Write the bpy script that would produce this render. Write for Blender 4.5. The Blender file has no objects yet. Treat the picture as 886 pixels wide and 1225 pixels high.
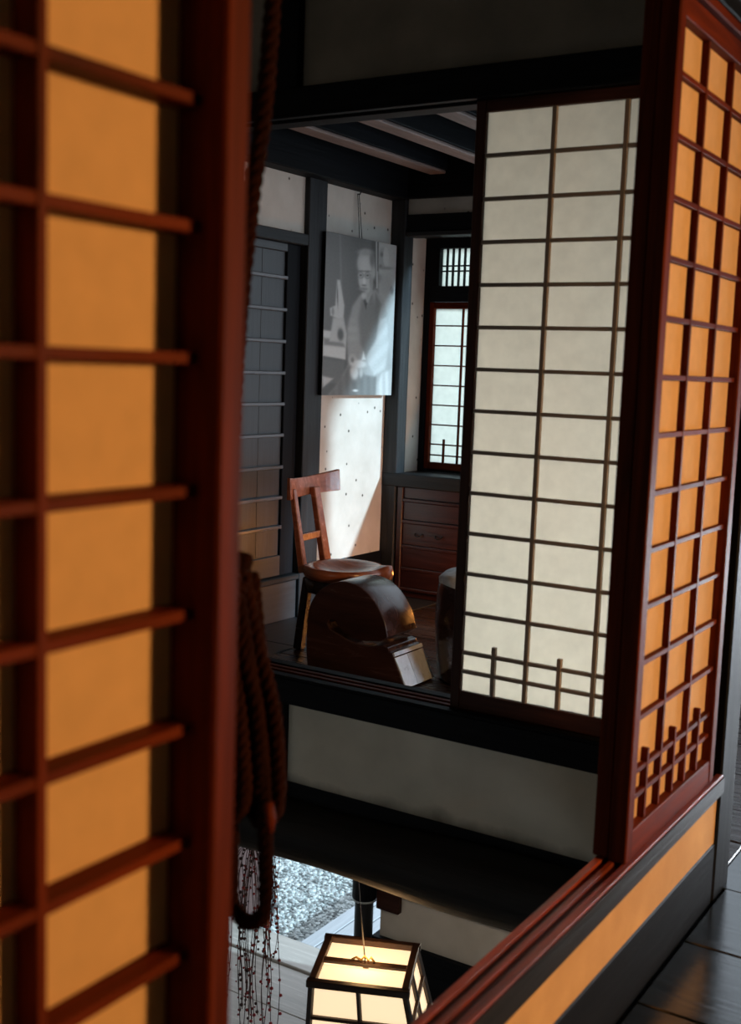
import bpy, bmesh, math, random
import numpy as np
from mathutils import Vector, Matrix, noise
random.seed(7)
S = bpy.context.scene
COL = S.collection

# ------------------------------------------------------------------ camera
cam_d = bpy.data.cameras.new('camera')
cam = bpy.data.objects.new('camera', cam_d)
COL.objects.link(cam)
rt = Vector((0.84348, 0.536, 0.03534)); up = Vector((-0.09571, 0.08522, 0.99175)); fw = Vector((-0.52857, 0.8399, -0.12318))
m = Matrix((rt, up, -fw)).transposed().to_4x4()
m.translation = Vector((0.77, 0, 1.33))
cam.matrix_world = m
cam_d.sensor_fit = 'VERTICAL'; cam_d.sensor_height = 36; cam_d.lens = 40.8
cam_d.clip_start = 0.05; cam_d.clip_end = 100
cam_d.dof.use_dof = True; cam_d.dof.focus_distance = 4.9; cam_d.dof.aperture_fstop = 4.2
S.camera = cam

# ------------------------------------------------------------------ world, sun, daylight, exposure
S.view_settings.view_transform = 'Standard'; S.view_settings.look = 'None'
S.view_settings.exposure = 0.0; S.view_settings.gamma = 1.0
try: S.view_settings.use_curve_mapping = False
except Exception: pass
w = bpy.data.worlds.new('overcast_sky'); S.world = w; w.use_nodes = True
bg = w.node_tree.nodes['Background']; bg.inputs['Color'].default_value = (0.76, 0.88, 1.0, 1); bg.inputs['Strength'].default_value = 1.35

def light(name, kind, loc, energy, color, target=None, size=0.1, size_y=None, angle=None, spread=None):
    d = bpy.data.lights.new(name, kind); d.energy = energy; d.color = color
    o = bpy.data.objects.new(name, d); COL.objects.link(o); o.location = loc
    if kind == 'AREA':
        d.size = size
        if size_y: d.shape = 'RECTANGLE'; d.size_y = size_y
        if spread: d.spread = spread
    elif kind == 'SUN': d.angle = angle
    else: d.shadow_soft_size = size
    if target is not None:
        v = Vector(target) - Vector(loc)
        o.rotation_euler = v.to_track_quat('-Z', 'Y').to_euler()
    return o
COOL = (0.72, 0.87, 1.0); WARM = (1.0, 0.52, 0.19)
light('sun', 'SUN', (4, 8, 5), 5.2, (0.60, 0.86, 1.0), target=(0, 7, 3.58), angle=math.radians(2.5))
light('daylight_passage_end', 'AREA', (0.75, 5.78, 0.45), 18, (.84, .92, 1.0), target=(-.75, 2.95, 0.5), size=1.2, size_y=0.6, spread=math.radians(75))
light('passage_cool_fill', 'AREA', (3.55, 5.0, 0.6), 13, (.66, .84, 1.0), target=(-1.9, 4.4, 0.3), size=1.4, size_y=0.7, spread=math.radians(60))  # unseen area light added for cool light on the sloping foot
light('stairwell_fill', 'AREA', (-1.9, -1.9, 0.6), 6, (.95, .95, .85), target=(-1.0, 3, 0.1), size=1.2, size_y=1.0)  # unseen fill added to lift surfaces facing the void
pend = light('passage_pendant_lamp', 'SPOT', (3.2, 2.40, 1.7), 470, WARM, target=(0, 1.45, .55), size=0.12)
pend.data.spot_size = math.radians(105); pend.data.spot_blend = 1.0
light('room_floor_lamp', 'POINT', (-1.72, 5.5, 0.25), 20, (1.0, .38, .08), size=0.1)
light('entrance_fill', 'POINT', (-.9, 4.3, -.7), 20, (1, .86, .7), size=0.12)  # unseen fill added to brighten the entrance plaster

# ------------------------------------------------------------------ materials
def newmat(name):
    mt = bpy.data.materials.new(name); mt.use_nodes = True
    nt = mt.node_tree; p = nt.nodes['Principled BSDF']
    return mt, nt, p
def N(nt, t, **kw):
    n = nt.nodes.new(t)
    for k, v in kw.items(): setattr(n, k, v)
    return n
def wood(name, c1, c2, axis='x', rough=0.45, bump=0.15, fine=28.0, spec=0.5, var=0.25):
    mt, nt, p = newmat(name); L = nt.links.new
    tc = N(nt, 'ShaderNodeTexCoord'); oi = N(nt, 'ShaderNodeObjectInfo')
    ad = N(nt, 'ShaderNodeVectorMath', operation='ADD')
    mul = N(nt, 'ShaderNodeMath', operation='MULTIPLY'); mul.inputs[1].default_value = 13.7
    L(oi.outputs['Random'], mul.inputs[0]); L(tc.outputs['Object'], ad.inputs[0]); L(mul.outputs[0], ad.inputs[1])
    mp = N(nt, 'ShaderNodeMapping'); s = {'x': (1.3, fine, fine), 'y': (fine, 1.3, fine), 'z': (fine, fine, 1.3)}[axis]
    mp.inputs['Scale'].default_value = s; L(ad.outputs[0], mp.inputs['Vector'])
    n1 = N(nt, 'ShaderNodeTexNoise'); n1.inputs['Scale'].default_value = 1.6; n1.inputs['Detail'].default_value = 7; n1.inputs['Roughness'].default_value = 0.65
    n1.inputs['Distortion'].default_value = 0.6
    L(mp.outputs[0], n1.inputs['Vector'])
    cr = N(nt, 'ShaderNodeValToRGB'); cr.color_ramp.elements[0].position = 0.3; cr.color_ramp.elements[1].position = 0.72
    cr.color_ramp.elements[0].color = (*c1, 1); cr.color_ramp.elements[1].color = (*c2, 1)
    L(n1.outputs['Fac'], cr.inputs['Fac'])
    hs = N(nt, 'ShaderNodeHueSaturation'); mr = N(nt, 'ShaderNodeMapRange')
    mr.inputs['To Min'].default_value = 1 - var; mr.inputs['To Max'].default_value = 1 + var
    L(oi.outputs['Random'], mr.inputs['Value']); L(mr.outputs[0], hs.inputs['Value']); L(cr.outputs[0], hs.inputs['Color'])
    L(hs.outputs[0], p.inputs['Base Color'])
    rr = N(nt, 'ShaderNodeMapRange'); rr.inputs['To Min'].default_value = max(.05, rough - .12); rr.inputs['To Max'].default_value = rough + .12
    L(n1.outputs['Fac'], rr.inputs['Value']); L(rr.outputs[0], p.inputs['Roughness'])
    b = N(nt, 'ShaderNodeBump'); b.inputs['Strength'].default_value = bump; b.inputs['Distance'].default_value = 0.01
    L(n1.outputs['Fac'], b.inputs['Height']); L(b.outputs[0], p.inputs['Normal'])
    p.inputs['Specular IOR Level'].default_value = spec
    return mt
def plaster(name, c1, c2, scale=9, dots=None, bump=0.3):
    mt, nt, p = newmat(name); L = nt.links.new
    tc = N(nt, 'ShaderNodeTexCoord')
    n1 = N(nt, 'ShaderNodeTexNoise'); n1.inputs['Scale'].default_value = scale; n1.inputs['Detail'].default_value = 8
    n2 = N(nt, 'ShaderNodeTexNoise'); n2.inputs['Scale'].default_value = 220; n2.inputs['Detail'].default_value = 3
    L(tc.outputs['Object'], n1.inputs['Vector']); L(tc.outputs['Object'], n2.inputs['Vector'])
    cr = N(nt, 'ShaderNodeValToRGB'); cr.color_ramp.elements[0].position = .3; cr.color_ramp.elements[1].position = .7
    cr.color_ramp.elements[0].color = (*c1, 1); cr.color_ramp.elements[1].color = (*c2, 1)
    L(n1.outputs['Fac'], cr.inputs['Fac'])
    out = cr.outputs[0]
    if dots:
        v = N(nt, 'ShaderNodeTexVoronoi'); v.inputs['Scale'].default_value = dots; L(tc.outputs['Object'], v.inputs['Vector'])
        dr = N(nt, 'ShaderNodeValToRGB'); dr.color_ramp.elements[0].position = .07; dr.color_ramp.elements[1].position = .13
        dr.color_ramp.elements[0].color = (.13, .12, .11, 1); dr.color_ramp.elements[1].color = (1, 1, 1, 1)
        L(v.outputs['Distance'], dr.inputs['Fac'])
        mx = N(nt, 'ShaderNodeMix', data_type='RGBA', blend_type='MULTIPLY'); mx.inputs[0].default_value = 1
        L(out, mx.inputs[6]); L(dr.outputs[0], mx.inputs[7]); out = mx.outputs[2]
    L(out, p.inputs['Base Color']); p.inputs['Roughness'].default_value = .9; p.inputs['Specular IOR Level'].default_value = .15
    b = N(nt, 'ShaderNodeBump'); b.inputs['Strength'].default_value = bump; b.inputs['Distance'].default_value = .003
    L(n2.outputs['Fac'], b.inputs['Height']); L(b.outputs[0], p.inputs['Normal'])
    return mt
def paper(name, col, trans, mix=0.5):
    mt, nt, p = newmat(name); L = nt.links.new
    nt.nodes.remove(p)
    out = nt.nodes['Material Output']
    tc = N(nt, 'ShaderNodeTexCoord'); n1 = N(nt, 'ShaderNodeTexNoise'); n1.inputs['Scale'].default_value = 30; n1.inputs['Detail'].default_value = 6
    L(tc.outputs['Object'], n1.inputs['Vector'])
    def c(cc):
        r = N(nt, 'ShaderNodeValToRGB'); r.color_ramp.elements[0].position = .25; r.color_ramp.elements[1].position = .75
        r.color_ramp.elements[0].color = (*[x * .9 for x in cc], 1); r.color_ramp.elements[1].color = (*cc, 1)
        L(n1.outputs['Fac'], r.inputs['Fac']); return r
    d = N(nt, 'ShaderNodeBsdfDiffuse'); t = N(nt, 'ShaderNodeBsdfTranslucent'); mx = N(nt, 'ShaderNodeMixShader'); mx.inputs[0].default_value = mix
    L(c(col).outputs[0], d.inputs['Color']); L(c(trans).outputs[0], t.inputs['Color'])
    L(d.outputs[0], mx.inputs[1]); L(t.outputs[0], mx.inputs[2]); L(mx.outputs[0], out.inputs['Surface'])
    return mt
def flat(name, col, rough=.5, metal=0, emit=None, strength=0):
    mt, nt, p = newmat(name)
    p.inputs['Base Color'].default_value = (*col, 1); p.inputs['Roughness'].default_value = rough; p.inputs['Metallic'].default_value = metal
    if emit:
        p.inputs['Emission Color'].default_value = (*emit, 1); p.inputs['Emission Strength'].default_value = strength
    return mt

BLK = {a: wood('soot_black_wood_' + a, (.002, .0024, .0035), (.008, .0095, .0125), a, .6, .2, spec=.1) for a in 'xyz'}
GREY = {a: wood('weathered_dark_wood_' + a, (.008, .009, .0105), (.027, .029, .033), a, .5, .3, spec=.25) for a in 'xyz'}
DOORW = {a: wood('slate_door_wood_' + a, (.018, .020, .024), (.038, .042, .049), a, .42, .12, var=.1) for a in 'xyz'}
RED = {a: wood('lacquered_red_brown_wood_' + a, (.040, .007, .0025), (.165, .028, .007), a, .55, .12, spec=.05, var=.12) for a in 'xyz'}
SILL = wood('worn_red_sill_wood', (.020, .004, .003), (.38, .060, .018), 'y', .42, .5, fine=40)
SOOT = wood('matt_sooty_log', (.003, .0025, .002), (.014, .011, .009), 'x', .6, .4, spec=.3)
BATTEN = wood('lit_batten_wood', (.06, .065, .075), (.13, .14, .16), 'y', .3, .1)  # paler colour stands for light caught on the batten tops
STILE = {a: wood('dark_brown_screen_frame_' + a, (.022, .007, .005), (.070, .023, .014), a, .5, .12, spec=.15, var=.1) for a in 'xyz'}
GMUN = {a: wood('grey_brown_muntin_' + a, (.20, .165, .14), (.30, .255, .22), a, .6, .1, var=.05) for a in 'xyz'}
FLOOR = wood('glossy_black_floorboard', (.004, .007, .012), (.014, .022, .034), 'x', .13, .10, fine=22, spec=1.0, var=.3)
RFLOOR = wood('glossy_brown_floorboard', (.012, .007, .005), (.042, .023, .016), 'x', .28, .35, fine=22, var=.3)
JOIST = wood('lit_joist_underside_wood', (.14, .095, .085), (.34, .25, .22), 'y', .5, .3, fine=14)
CEILB = wood('ceiling_board_wood', (.035, .030, .028), (.09, .078, .074), 'y', .6, .2, fine=10)
CAB = wood('dark_red_cabinet_wood', (.020, .006, .006), (.055, .017, .016), 'x', .35, .15, var=.1)
CHAIRW = wood('polished_red_chair_wood', (.22, .060, .028), (.48, .165, .085), 'x', .24, .12, fine=14, var=.06)
CARVED = wood('carved_dark_wood', (.018, .008, .007), (.060, .026, .021), 'x', .24, .15, fine=10)
RAMP = wood('pale_step_wood_sky_sheen', (.50, .58, .68), (.70, .80, .92), 'x', .3, .2, fine=10)  # bluish window reflection mixed into the pale wood colour
STUMPT = plaster('pale_stump_top', (.60, .60, .60), (.9, .9, .92), 25)
PL_W = plaster('pale_plaster', (.50, .465, .42), (.62, .585, .54), 6, dots=13)
PL_C = plaster('clay_plaster', (.62, .56, .48), (.74, .67, .58), 5)
PL_O = plaster('ochre_plaster', (.46, .28, .12), (.60, .38, .17), 7)
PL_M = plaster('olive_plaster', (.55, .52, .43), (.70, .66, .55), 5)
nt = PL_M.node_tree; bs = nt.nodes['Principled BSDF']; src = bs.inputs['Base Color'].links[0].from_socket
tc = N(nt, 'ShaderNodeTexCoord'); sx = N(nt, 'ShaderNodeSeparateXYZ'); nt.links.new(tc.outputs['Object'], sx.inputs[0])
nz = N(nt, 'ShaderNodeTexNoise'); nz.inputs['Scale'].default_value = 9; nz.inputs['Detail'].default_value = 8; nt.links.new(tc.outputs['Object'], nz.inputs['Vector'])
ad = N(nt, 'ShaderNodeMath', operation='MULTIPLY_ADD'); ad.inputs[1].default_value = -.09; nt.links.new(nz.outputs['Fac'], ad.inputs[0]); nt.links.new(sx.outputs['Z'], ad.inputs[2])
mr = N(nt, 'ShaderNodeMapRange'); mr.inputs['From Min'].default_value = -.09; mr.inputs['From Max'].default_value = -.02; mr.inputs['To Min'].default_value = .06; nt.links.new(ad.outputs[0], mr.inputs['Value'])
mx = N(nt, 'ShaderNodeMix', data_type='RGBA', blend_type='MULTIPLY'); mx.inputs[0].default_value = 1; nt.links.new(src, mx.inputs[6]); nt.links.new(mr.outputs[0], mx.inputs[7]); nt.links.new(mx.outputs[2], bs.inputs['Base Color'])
PL_D = plaster('dark_clay_plaster', (.20, .19, .165), (.30, .28, .24), 5)  # darker clay tone for upper panels and shell walls
PAP_L = paper('warm_shoji_paper', (.86, .57, .28), (.8, .6, .35), .35)
PAP_R = paper('warm_pale_shoji_paper', (.86, .62, .37), (.8, .6, .4), .35)
PAP_C = paper('grey_shoji_paper', (.50, .45, .38), (.97, .90, .77), .82)
PAP_F = paper('window_shoji_paper', (.8, .8, .7), (.97, .97, .90), .9)
GFLOOR = wood('pale_entrance_board', (.50, .45, .40), (.72, .66, .60), 'x', .25, .15, fine=12, var=.12)
DECK = wood('silver_deck_board', (.45, .47, .50), (.62, .64, .68), 'y', .5, .2, fine=16, var=.1)
ROPE = wood('dark_brown_rope_fibre', (.006, .002, .0012), (.030, .0085, .0045), 'z', .9, .5, fine=60, spec=.04)
IRON = flat('black_iron', (.02, .02, .022), .45, .7)
SILV = flat('silver_metal', (.6, .6, .6), .3, 1)
LAMPP = flat('lit_lantern_paper', (.9, .75, .5), .8, 0, (1.0, .74, .46), 1.05)
LWOOD = wood('lantern_frame_wood', (.02, .009, .005), (.07, .03, .013), 'x', .5, .1)
BERRY = flat('red_berry', (.25, .008, .012), .35)
TWIG = flat('dark_twig', (.05, .02, .018), .7)

# ------------------------------------------------------------------ mesh helpers
OFF = {}
class MB:
    def __init__(self): self.bm = bmesh.new()
    def box(self, x0, x1, y0, y1, z0, z1, bev=0.0, M=None):
        x0, x1 = min(x0, x1), max(x0, x1); y0, y1 = min(y0, y1), max(y0, y1); z0, z1 = min(z0, z1), max(z0, z1)
        r = bmesh.ops.create_cube(self.bm, size=1.0); vs = r['verts']
        for v in vs:
            v.co = Vector(((x0 + x1) / 2 + v.co.x * (x1 - x0), (y0 + y1) / 2 + v.co.y * (y1 - y0), (z0 + z1) / 2 + v.co.z * (z1 - z0)))
        if M is not None:
            for v in vs: v.co = M @ v.co
        if bev > 0:
            bev = min(bev, .3 * min(x1 - x0, y1 - y0, z1 - z0))
            es = list({e for v in vs for e in v.link_edges})
            bmesh.ops.bevel(self.bm, geom=es, offset=bev, segments=1, profile=.5, affect='EDGES')
        return self
    def beam(self, p, q, wx, wy, bev=0.002, w2=None, ref=(0, 0, 1)):
        """tapered bar from p to q with section wx by wy (w2 = section at q)"""
        p, q = Vector(p), Vector(q); d = (q - p).normalized(); r = Vector(ref)
        if abs(d.dot(r)) > .95: r = Vector((0, 1, 0))
        a = d.cross(r).normalized(); b = a.cross(d).normalized(); w2 = w2 or (wx, wy)
        vs = []
        for c, (sx, sy) in ((p, (wx, wy)), (q, w2)):
            for i, j in ((-1, -1), (1, -1), (1, 1), (-1, 1)): vs.append(self.bm.verts.new(c + a * i * sx / 2 + b * j * sy / 2))
        f = [self.bm.faces.new([vs[i] for i in ix]) for ix in ((3, 2, 1, 0), (4, 5, 6, 7), (0, 1, 5, 4), (1, 2, 6, 5), (2, 3, 7, 6), (3, 0, 4, 7))]
        if bev > 0:
            es = list({e for v in vs for e in v.link_edges})
            bmesh.ops.bevel(self.bm, geom=es, offset=bev, segments=1, profile=.5, affect='EDGES')
        return self
    def tube(self, pts, r, seg=8, closed=False, caps=True):
        pts = [Vector(p) for p in pts]; n = len(pts); rings = []; a = None
        for i, p in enumerate(pts):
            if closed: t = pts[(i + 1) % n] - pts[i - 1]
            else: t = pts[min(i + 1, n - 1)] - pts[max(i - 1, 0)]
            t.normalize()
            if a is None:
                a = t.orthogonal().normalized()
            else:
                a = (a - t * a.dot(t)).normalized()
            b = t.cross(a); rr = r[i] if hasattr(r, '__len__') else r
            rings.append([self.bm.verts.new(p + (a * math.cos(k * 2 * math.pi / seg) + b * math.sin(k * 2 * math.pi / seg)) * rr) for k in range(seg)])
        for i in range(n if closed else n - 1):
            A, B = rings[i], rings[(i + 1) % n]
            for k in range(seg):
                f = self.bm.faces.new((A[k], A[(k + 1) % seg], B[(k + 1) % seg], B[k])); f.smooth = True
        if caps and not closed:
            self.bm.faces.new(rings[0][::-1]); self.bm.faces.new(rings[-1])
        return self
    def lathe(self, c, prof, seg=32, fn=None):
        rings = []
        for (r, z) in prof:
            if r < 1e-5: rings.append([self.bm.verts.new((c[0], c[1], c[2] + z))])
            else: rings.append([self.bm.verts.new((c[0] + r * math.cos(t), c[1] + r * math.sin(t), c[2] + z + (fn(t, r, z) if fn else 0))) for t in [k * 2 * math.pi / seg for k in range(seg)]])
        for A, B in zip(rings, rings[1:]):
            for k in range(seg):
                k2 = (k + 1) % seg
                if len(A) == 1 and len(B) == 1: continue
                if len(A) == 1: f = self.bm.faces.new((A[0], B[k2], B[k]))
                elif len(B) == 1: f = self.bm.faces.new((A[k], A[k2], B[0]))
                else: f = self.bm.faces.new((A[k], A[k2], B[k2], B[k]))
                f.smooth = True
        return self
    def build(self, name, mat, parent=None, label=None, cat=None, group=None, kind=None, bevel=0, recalc=True):
        if recalc: bmesh.ops.recalc_face_normals(self.bm, faces=self.bm.faces)
        off = OFF.get(parent.name, Vector()) if parent is not None else Vector()
        if parent is None and cat and kind is None:
            xs = [v.co for v in self.bm.verts]
            off = Vector(((min(c.x for c in xs) + max(c.x for c in xs)) / 2, (min(c.y for c in xs) + max(c.y for c in xs)) / 2, min(c.z for c in xs)))
        for v in self.bm.verts: v.co -= off
        me = bpy.data.meshes.new(name); self.bm.to_mesh(me); self.bm.free(); me.materials.append(mat)
        o = bpy.data.objects.new(name, me); COL.objects.link(o)
        if parent is not None: o.parent = parent
        else: o.location = off
        OFF[o.name] = off
        if label: o['label'] = label
        if cat: o['category'] = cat
        if group: o['group'] = group
        if kind: o['kind'] = kind
        if bevel:
            b = o.modifiers.new('bevel', 'BEVEL'); b.width = bevel; b.segments = 2; b.limit_method = 'ANGLE'; b.angle_limit = .6
        return o
def thing(name, loc, label, cat, group=None):
    o = bpy.data.objects.new(name, None); COL.objects.link(o); o.location = loc; o.empty_display_size = .05
    o['label'] = label; o['category'] = cat
    if group: o['group'] = group
    OFF[o.name] = Vector(loc); return o
def B(x0, x1, y0, y1, z0, z1, bev=.002, M=None): return MB().box(x0, x1, y0, y1, z0, z1, bev, M)

# ------------------------------------------------------------------ floors
fl = B(0.03, 3.7, -2.0, 2.95, -.2, -.012, 0).box(-2.85, 3.7, 2.95, 6.1, -.2, -.012, 0).build('floor', BLK['x'], kind='structure')
y = -1.86
ys = [-1.86, -1.5, -1.14, -.78, -.42, -.06, .30, .66, 1.02, 1.38, 1.74, 2.06, 2.31, 2.64, 2.99]
for a, b in zip(ys, ys[1:]):
    B(0.035, 3.6, a + .002, b - .002, -.012, random.uniform(-.0015, .001), .003).build('floorboard', FLOOR, fl)
ys = [2.99, 3.32, 3.58, 3.92, 4.26, 4.60, 4.96, 5.30, 5.64, 5.80]
for a, b in zip(ys, ys[1:]):
    B(0.0, 3.6, a + .002, b - .002, -.012, random.uniform(-.0015, .001), .003).build('floorboard', FLOOR, fl)
    B(-2.38, -0.003, max(a, 3.0) + .002, b - .002, -.012, random.uniform(-.0015, .001), .003).build('floorboard', RFLOOR, fl)
for a, b in ((3.0, 4.4), (4.4, 5.8)):
    B(-2.79, -2.39, a + .002, b - .002, -.012, 0.001, .003).build('floorboard', DOORW['y'], fl)

gf = B(-4.4, 1.7, -2.0, 5.86, -2.6, -2.412, 0).build('floor_lower', BLK['x'], kind='structure')
for a, b in ((1.6, 2.0), (2.0, 2.4), (2.4, 2.8), (2.8, 3.2), (3.2, 3.6), (3.6, 4.0), (4.0, 4.4), (4.4, 4.76), (4.76, 5.15), (5.15, 5.57)):
    B(-4.3, 1.6, a + .003, b - .003, -2.412, -2.4 + random.uniform(-.002, .002), .003).build('floorboard', GFLOOR, gf)
B(-3.9, 1.6, 5.573, 5.855, -2.412, -2.385, .005).build('threshold_board', GFLOOR, gf)

# ------------------------------------------------------------------ ceiling
ce = B(-3.6, 3.75, -2.0, 6.3, 2.56, 2.7, 0).build('ceiling', BLK['y'], kind='structure')
for i in range(10):
    x = -2.79 + i * .285
    B(x + .002, x + .283, 2.99, 5.8, 2.535, 2.56, .003).build('ceiling_board', CEILB, ce)
for x in (-2.555, -2.17, -1.77, -1.37, -.97, -.57, -.17):
    j_ = B(x, x + .115, 2.99, 5.8, 2.428, 2.535, .004).build('joist', BLK['y'], ce)  # black colour puts in the shade on the joist sides
    B(x + .004, x + .105, 2.99, 5.8, 2.41, 2.428, .005).build('joist_lit_underside', JOIST, j_)  # pale strip colours in the light on each joist underside

# ------------------------------------------------------------------ left wall of the far room
XL = -2.79
wl = B(XL - .12, XL, 5.08, 5.82, 0, 2.56, 0).box(XL - .12, XL, 2.95, 4.93, 1.97, 2.56, 0).build('wall_left', PL_W, kind='structure')
B(XL - .1, XL + .03, 4.925, 5.085, 0, 2.41, .004).build('post', GREY['z'], wl)
B(XL - .1, XL + .10, 2.99, 5.8, 2.278, 2.535, .006).build('ceiling_beam', BLK['y'], wl)
B(XL - .1, XL + .03, 2.99, 4.925, 1.937, 1.994, .004).build('lintel', GREY['y'], wl)
B(XL - .1, XL + .012, 5.085, 5.8, 0.0, .262, .004).build('base_beam', BLK['y'], wl)
B(XL - .1, XL + .03, 2.99, 4.925, .208, .238, .004).build('door_sill', GREY['y'], wl)
B(XL - .1, XL + .012, 2.99, 4.925, 0.0, .206, .004).build('base_board', DOORW['y'], wl)
B(XL - .2, XL - .12, 2.9, 5.9, -.2, 2.6, 0).build('outer_boarding', BLK['y'], wl)

def batten_door(name, y0, y1, xo):
    d = B(xo - .022, xo - .012, y0 + .02, y1 - .02, .26, 1.92, 0).build(name, DOORW['z'], kind='structure')
    B(xo - .03, xo + .004, y1 - .115, y1, .24, 1.936, .003).build('stile', BLK['z'], d)
    B(xo - .03, xo + .004, y0, y0 + .07, .24, 1.936, .003).build('stile', BLK['z'], d)
    B(xo - .03, xo + .006, y0 + .07, y1 - .115, .24, .347, .003).build('bottom_rail', DOORW['y'], d)
    B(xo - .03, xo + .006, y0 + .07, y1 - .115, 1.895, 1.936, .003).build('top_rail', DOORW['y'], d)
    n = 4; wd = (y1 - y0 - .185) / n
    for i in range(n):
        B(xo - .014, xo - .009, y0 + .07 + i * wd + .001, y0 + .07 + (i + 1) * wd - .001, .347, 1.895, .001).build('panel_board', DOORW['z'], d)
    for z in (1.766, 1.606, 1.447, 1.288, 1.131, .972, .808, .65, .496):
        B(xo - .014, xo + .012, y0 + .07, y1 - .115, z - .009, z + .009, .003).build('batten', BATTEN, d)
    return d
batten_door('door_1', 3.97, 4.915, XL - .012)
batten_door('door_2', 3.0, 3.965, XL - .05)

# ------------------------------------------------------------------ far wall with its window alcove
YF = 5.8
wf = B(-2.79, -2.2, YF, YF + .1, 2.2, 2.56, 0).box(-2.79, -2.70, YF + .01, 6.12, .0, 2.3, 0).build('wall_far', PL_W, kind='structure')
B(-2.80, -2.697, YF - .03, YF + .07, 0, 2.41, .004).build('corner_post', GREY['z'], wf)
B(-2.695, -2.17, YF - .03, YF + .07, 2.285, 2.535, .005).build('ceiling_beam', BLK['x'], wf)
B(-2.695, -2.17, YF - .02, YF + .07, 2.104, 2.198, .004).build('upper_beam', BLK['x'], wf)
B(-2.695, -2.17, YF - .025, YF + .09, 2.078, 2.102, .003).build('lintel', GREY['x'], wf)
B(-2.695, -2.2, YF + .08, 6.12, 2.09, 2.12, .0).build('alcove_soffit', BLK['x'], wf)
B(-2.79, -2.2, YF - .035, 6.08, .650, .728, .006).build('ledge', GREY['x'], wf)
B(-2.2, 0.0, YF - .035, YF + .10, .650, .728, .006).build('ledge', GREY['x'], wf)
B(-2.2, 0.0, YF + .02, YF + .10, 0, .65, .0).build('dado_board', CAB, wf)
B(-2.21, -2.18, 5.99, 6.10, .728, 2.41, .003).build('window_post', BLK['z'], wf)
B(-0.10, 0.0, YF - .03, YF + .07, 0, 2.41, .003).build('corner_post', BLK['z'], wf)
B(-2.698, -2.21, 6.07, 6.12, 0, .745, 0).build('backing_board', BLK['x'], wf)

# window 1: tall paper window in the alcove ; window 2: lattice transom above it
YW = 6.05
w1 = B(-2.664, -2.634, YW - .02, YW + .02, .745, 1.725, .002).build('window_1', RED['z'], kind='structure')
B(-2.70, -2.664, YW - .03, YW + .05, .728, 2.09, .002).build('jamb', BLK['z'], w1)
B(-2.634, -2.24, YW - .02, YW + .02, 1.688, 1.725, .002).build('top_rail', RED['x'], w1)
B(-2.634, -2.24, YW - .02, YW + .02, .745, .785, .002).build('bottom_rail', RED['x'], w1)
B(-2.24, -2.212, YW - .02, YW + .02, .745, 1.725, .002).build('stile', RED['z'], w1)
B(-2.636, -2.238, YW + .008, YW + .010, .783, 1.69, 0).build('paper', PAP_F, w1)
for z in [1.59 - .1163 * k for k in range(7)] + [.828]:
    B(-2.634, -2.24, YW - .008, YW + .007, z - .004, z + .004, .001).build('muntin', RED['x'], w1)
for x in (-2.448,):
    B(x - .005, x + .005, YW - .009, YW + .007, .785, 1.688, .001).build('muntin', RED['z'], w1)
for x in (-2.541, -2.345):
    B(x - .005, x + .005, YW - .011, YW + .006, .785, .925, .001).build('ornament_bar', RED['z'], w1)
w2 = B(-2.664, -2.212, YW - .03, YW + .03, 1.728, 1.818, .002).build('window_2', BLK['x'], kind='structure')
B(-2.664, -2.212, YW - .03, YW + .03, 2.034, 2.09, .002).build('top_rail', BLK['x'], w2)
B(-2.664, -2.605, YW - .03, YW + .03, 1.818, 2.034, .002).build('stile', BLK['z'], w2)
B(-2.605, -2.212, YW + .012, YW + .014, 1.818, 2.034, 0).build('paper', PAP_F, w2)
for k in range(10):
    x = -2.568 + k * .0385
    B(x - .004, x + .004, YW - .01, YW + .01, 1.818, 2.034, .001).build('lattice_bar', BLK['z'], w2)
for z in (1.935, 1.905): B(-2.605, -2.212, YW - .006, YW + .011, z - .004, z + .004, .001).build('lattice_bar', BLK['x'], w2)

# drawer chest under the ledge
ch = thing('drawer_chest', (-2.3, 5.84, 0), 'dark red wooden drawer chest built in under the far window ledge', 'chest')
B(-2.69, -2.21, 5.82, 6.06, 0, .648, 0).build('body', CAB, ch)
for x0, x1 in ((-2.69, -2.655), (-2.245, -2.21)): B(x0, x1, 5.785, 5.82, .02, .648, .003).build('stile', CAB, ch)
for z in (.574, .448, .302, .169, .049): B(-2.655, -2.245, 5.787, 5.82, z - .009, z + .009, .003).build('rail', CAB, ch)
dz = [.648 + .009, .574, .448, .302, .169, .049]
for a, b in zip(dz[1:], dz[2:]):
    dr = B(-2.653, -2.247, 5.80, 5.82, b + .010, a - .010, .003).build('drawer', CAB, ch)
    for x in (-2.541, -2.406) if a == .448 else ():
        zc = (a + b) / 2
        MB().tube([(x - .024, 5.795, zc + .008), (x - .018, 5.782, zc - .002), (x, 5.779, zc - .008), (x + .018, 5.782, zc - .002), (x + .024, 5.795, zc + .008)], .004, 6).build('handle', IRON, dr)
B(-2.655, -2.245, 5.80, 5.82, .584, .648, .003).build('top_panel', CAB, ch)

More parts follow.
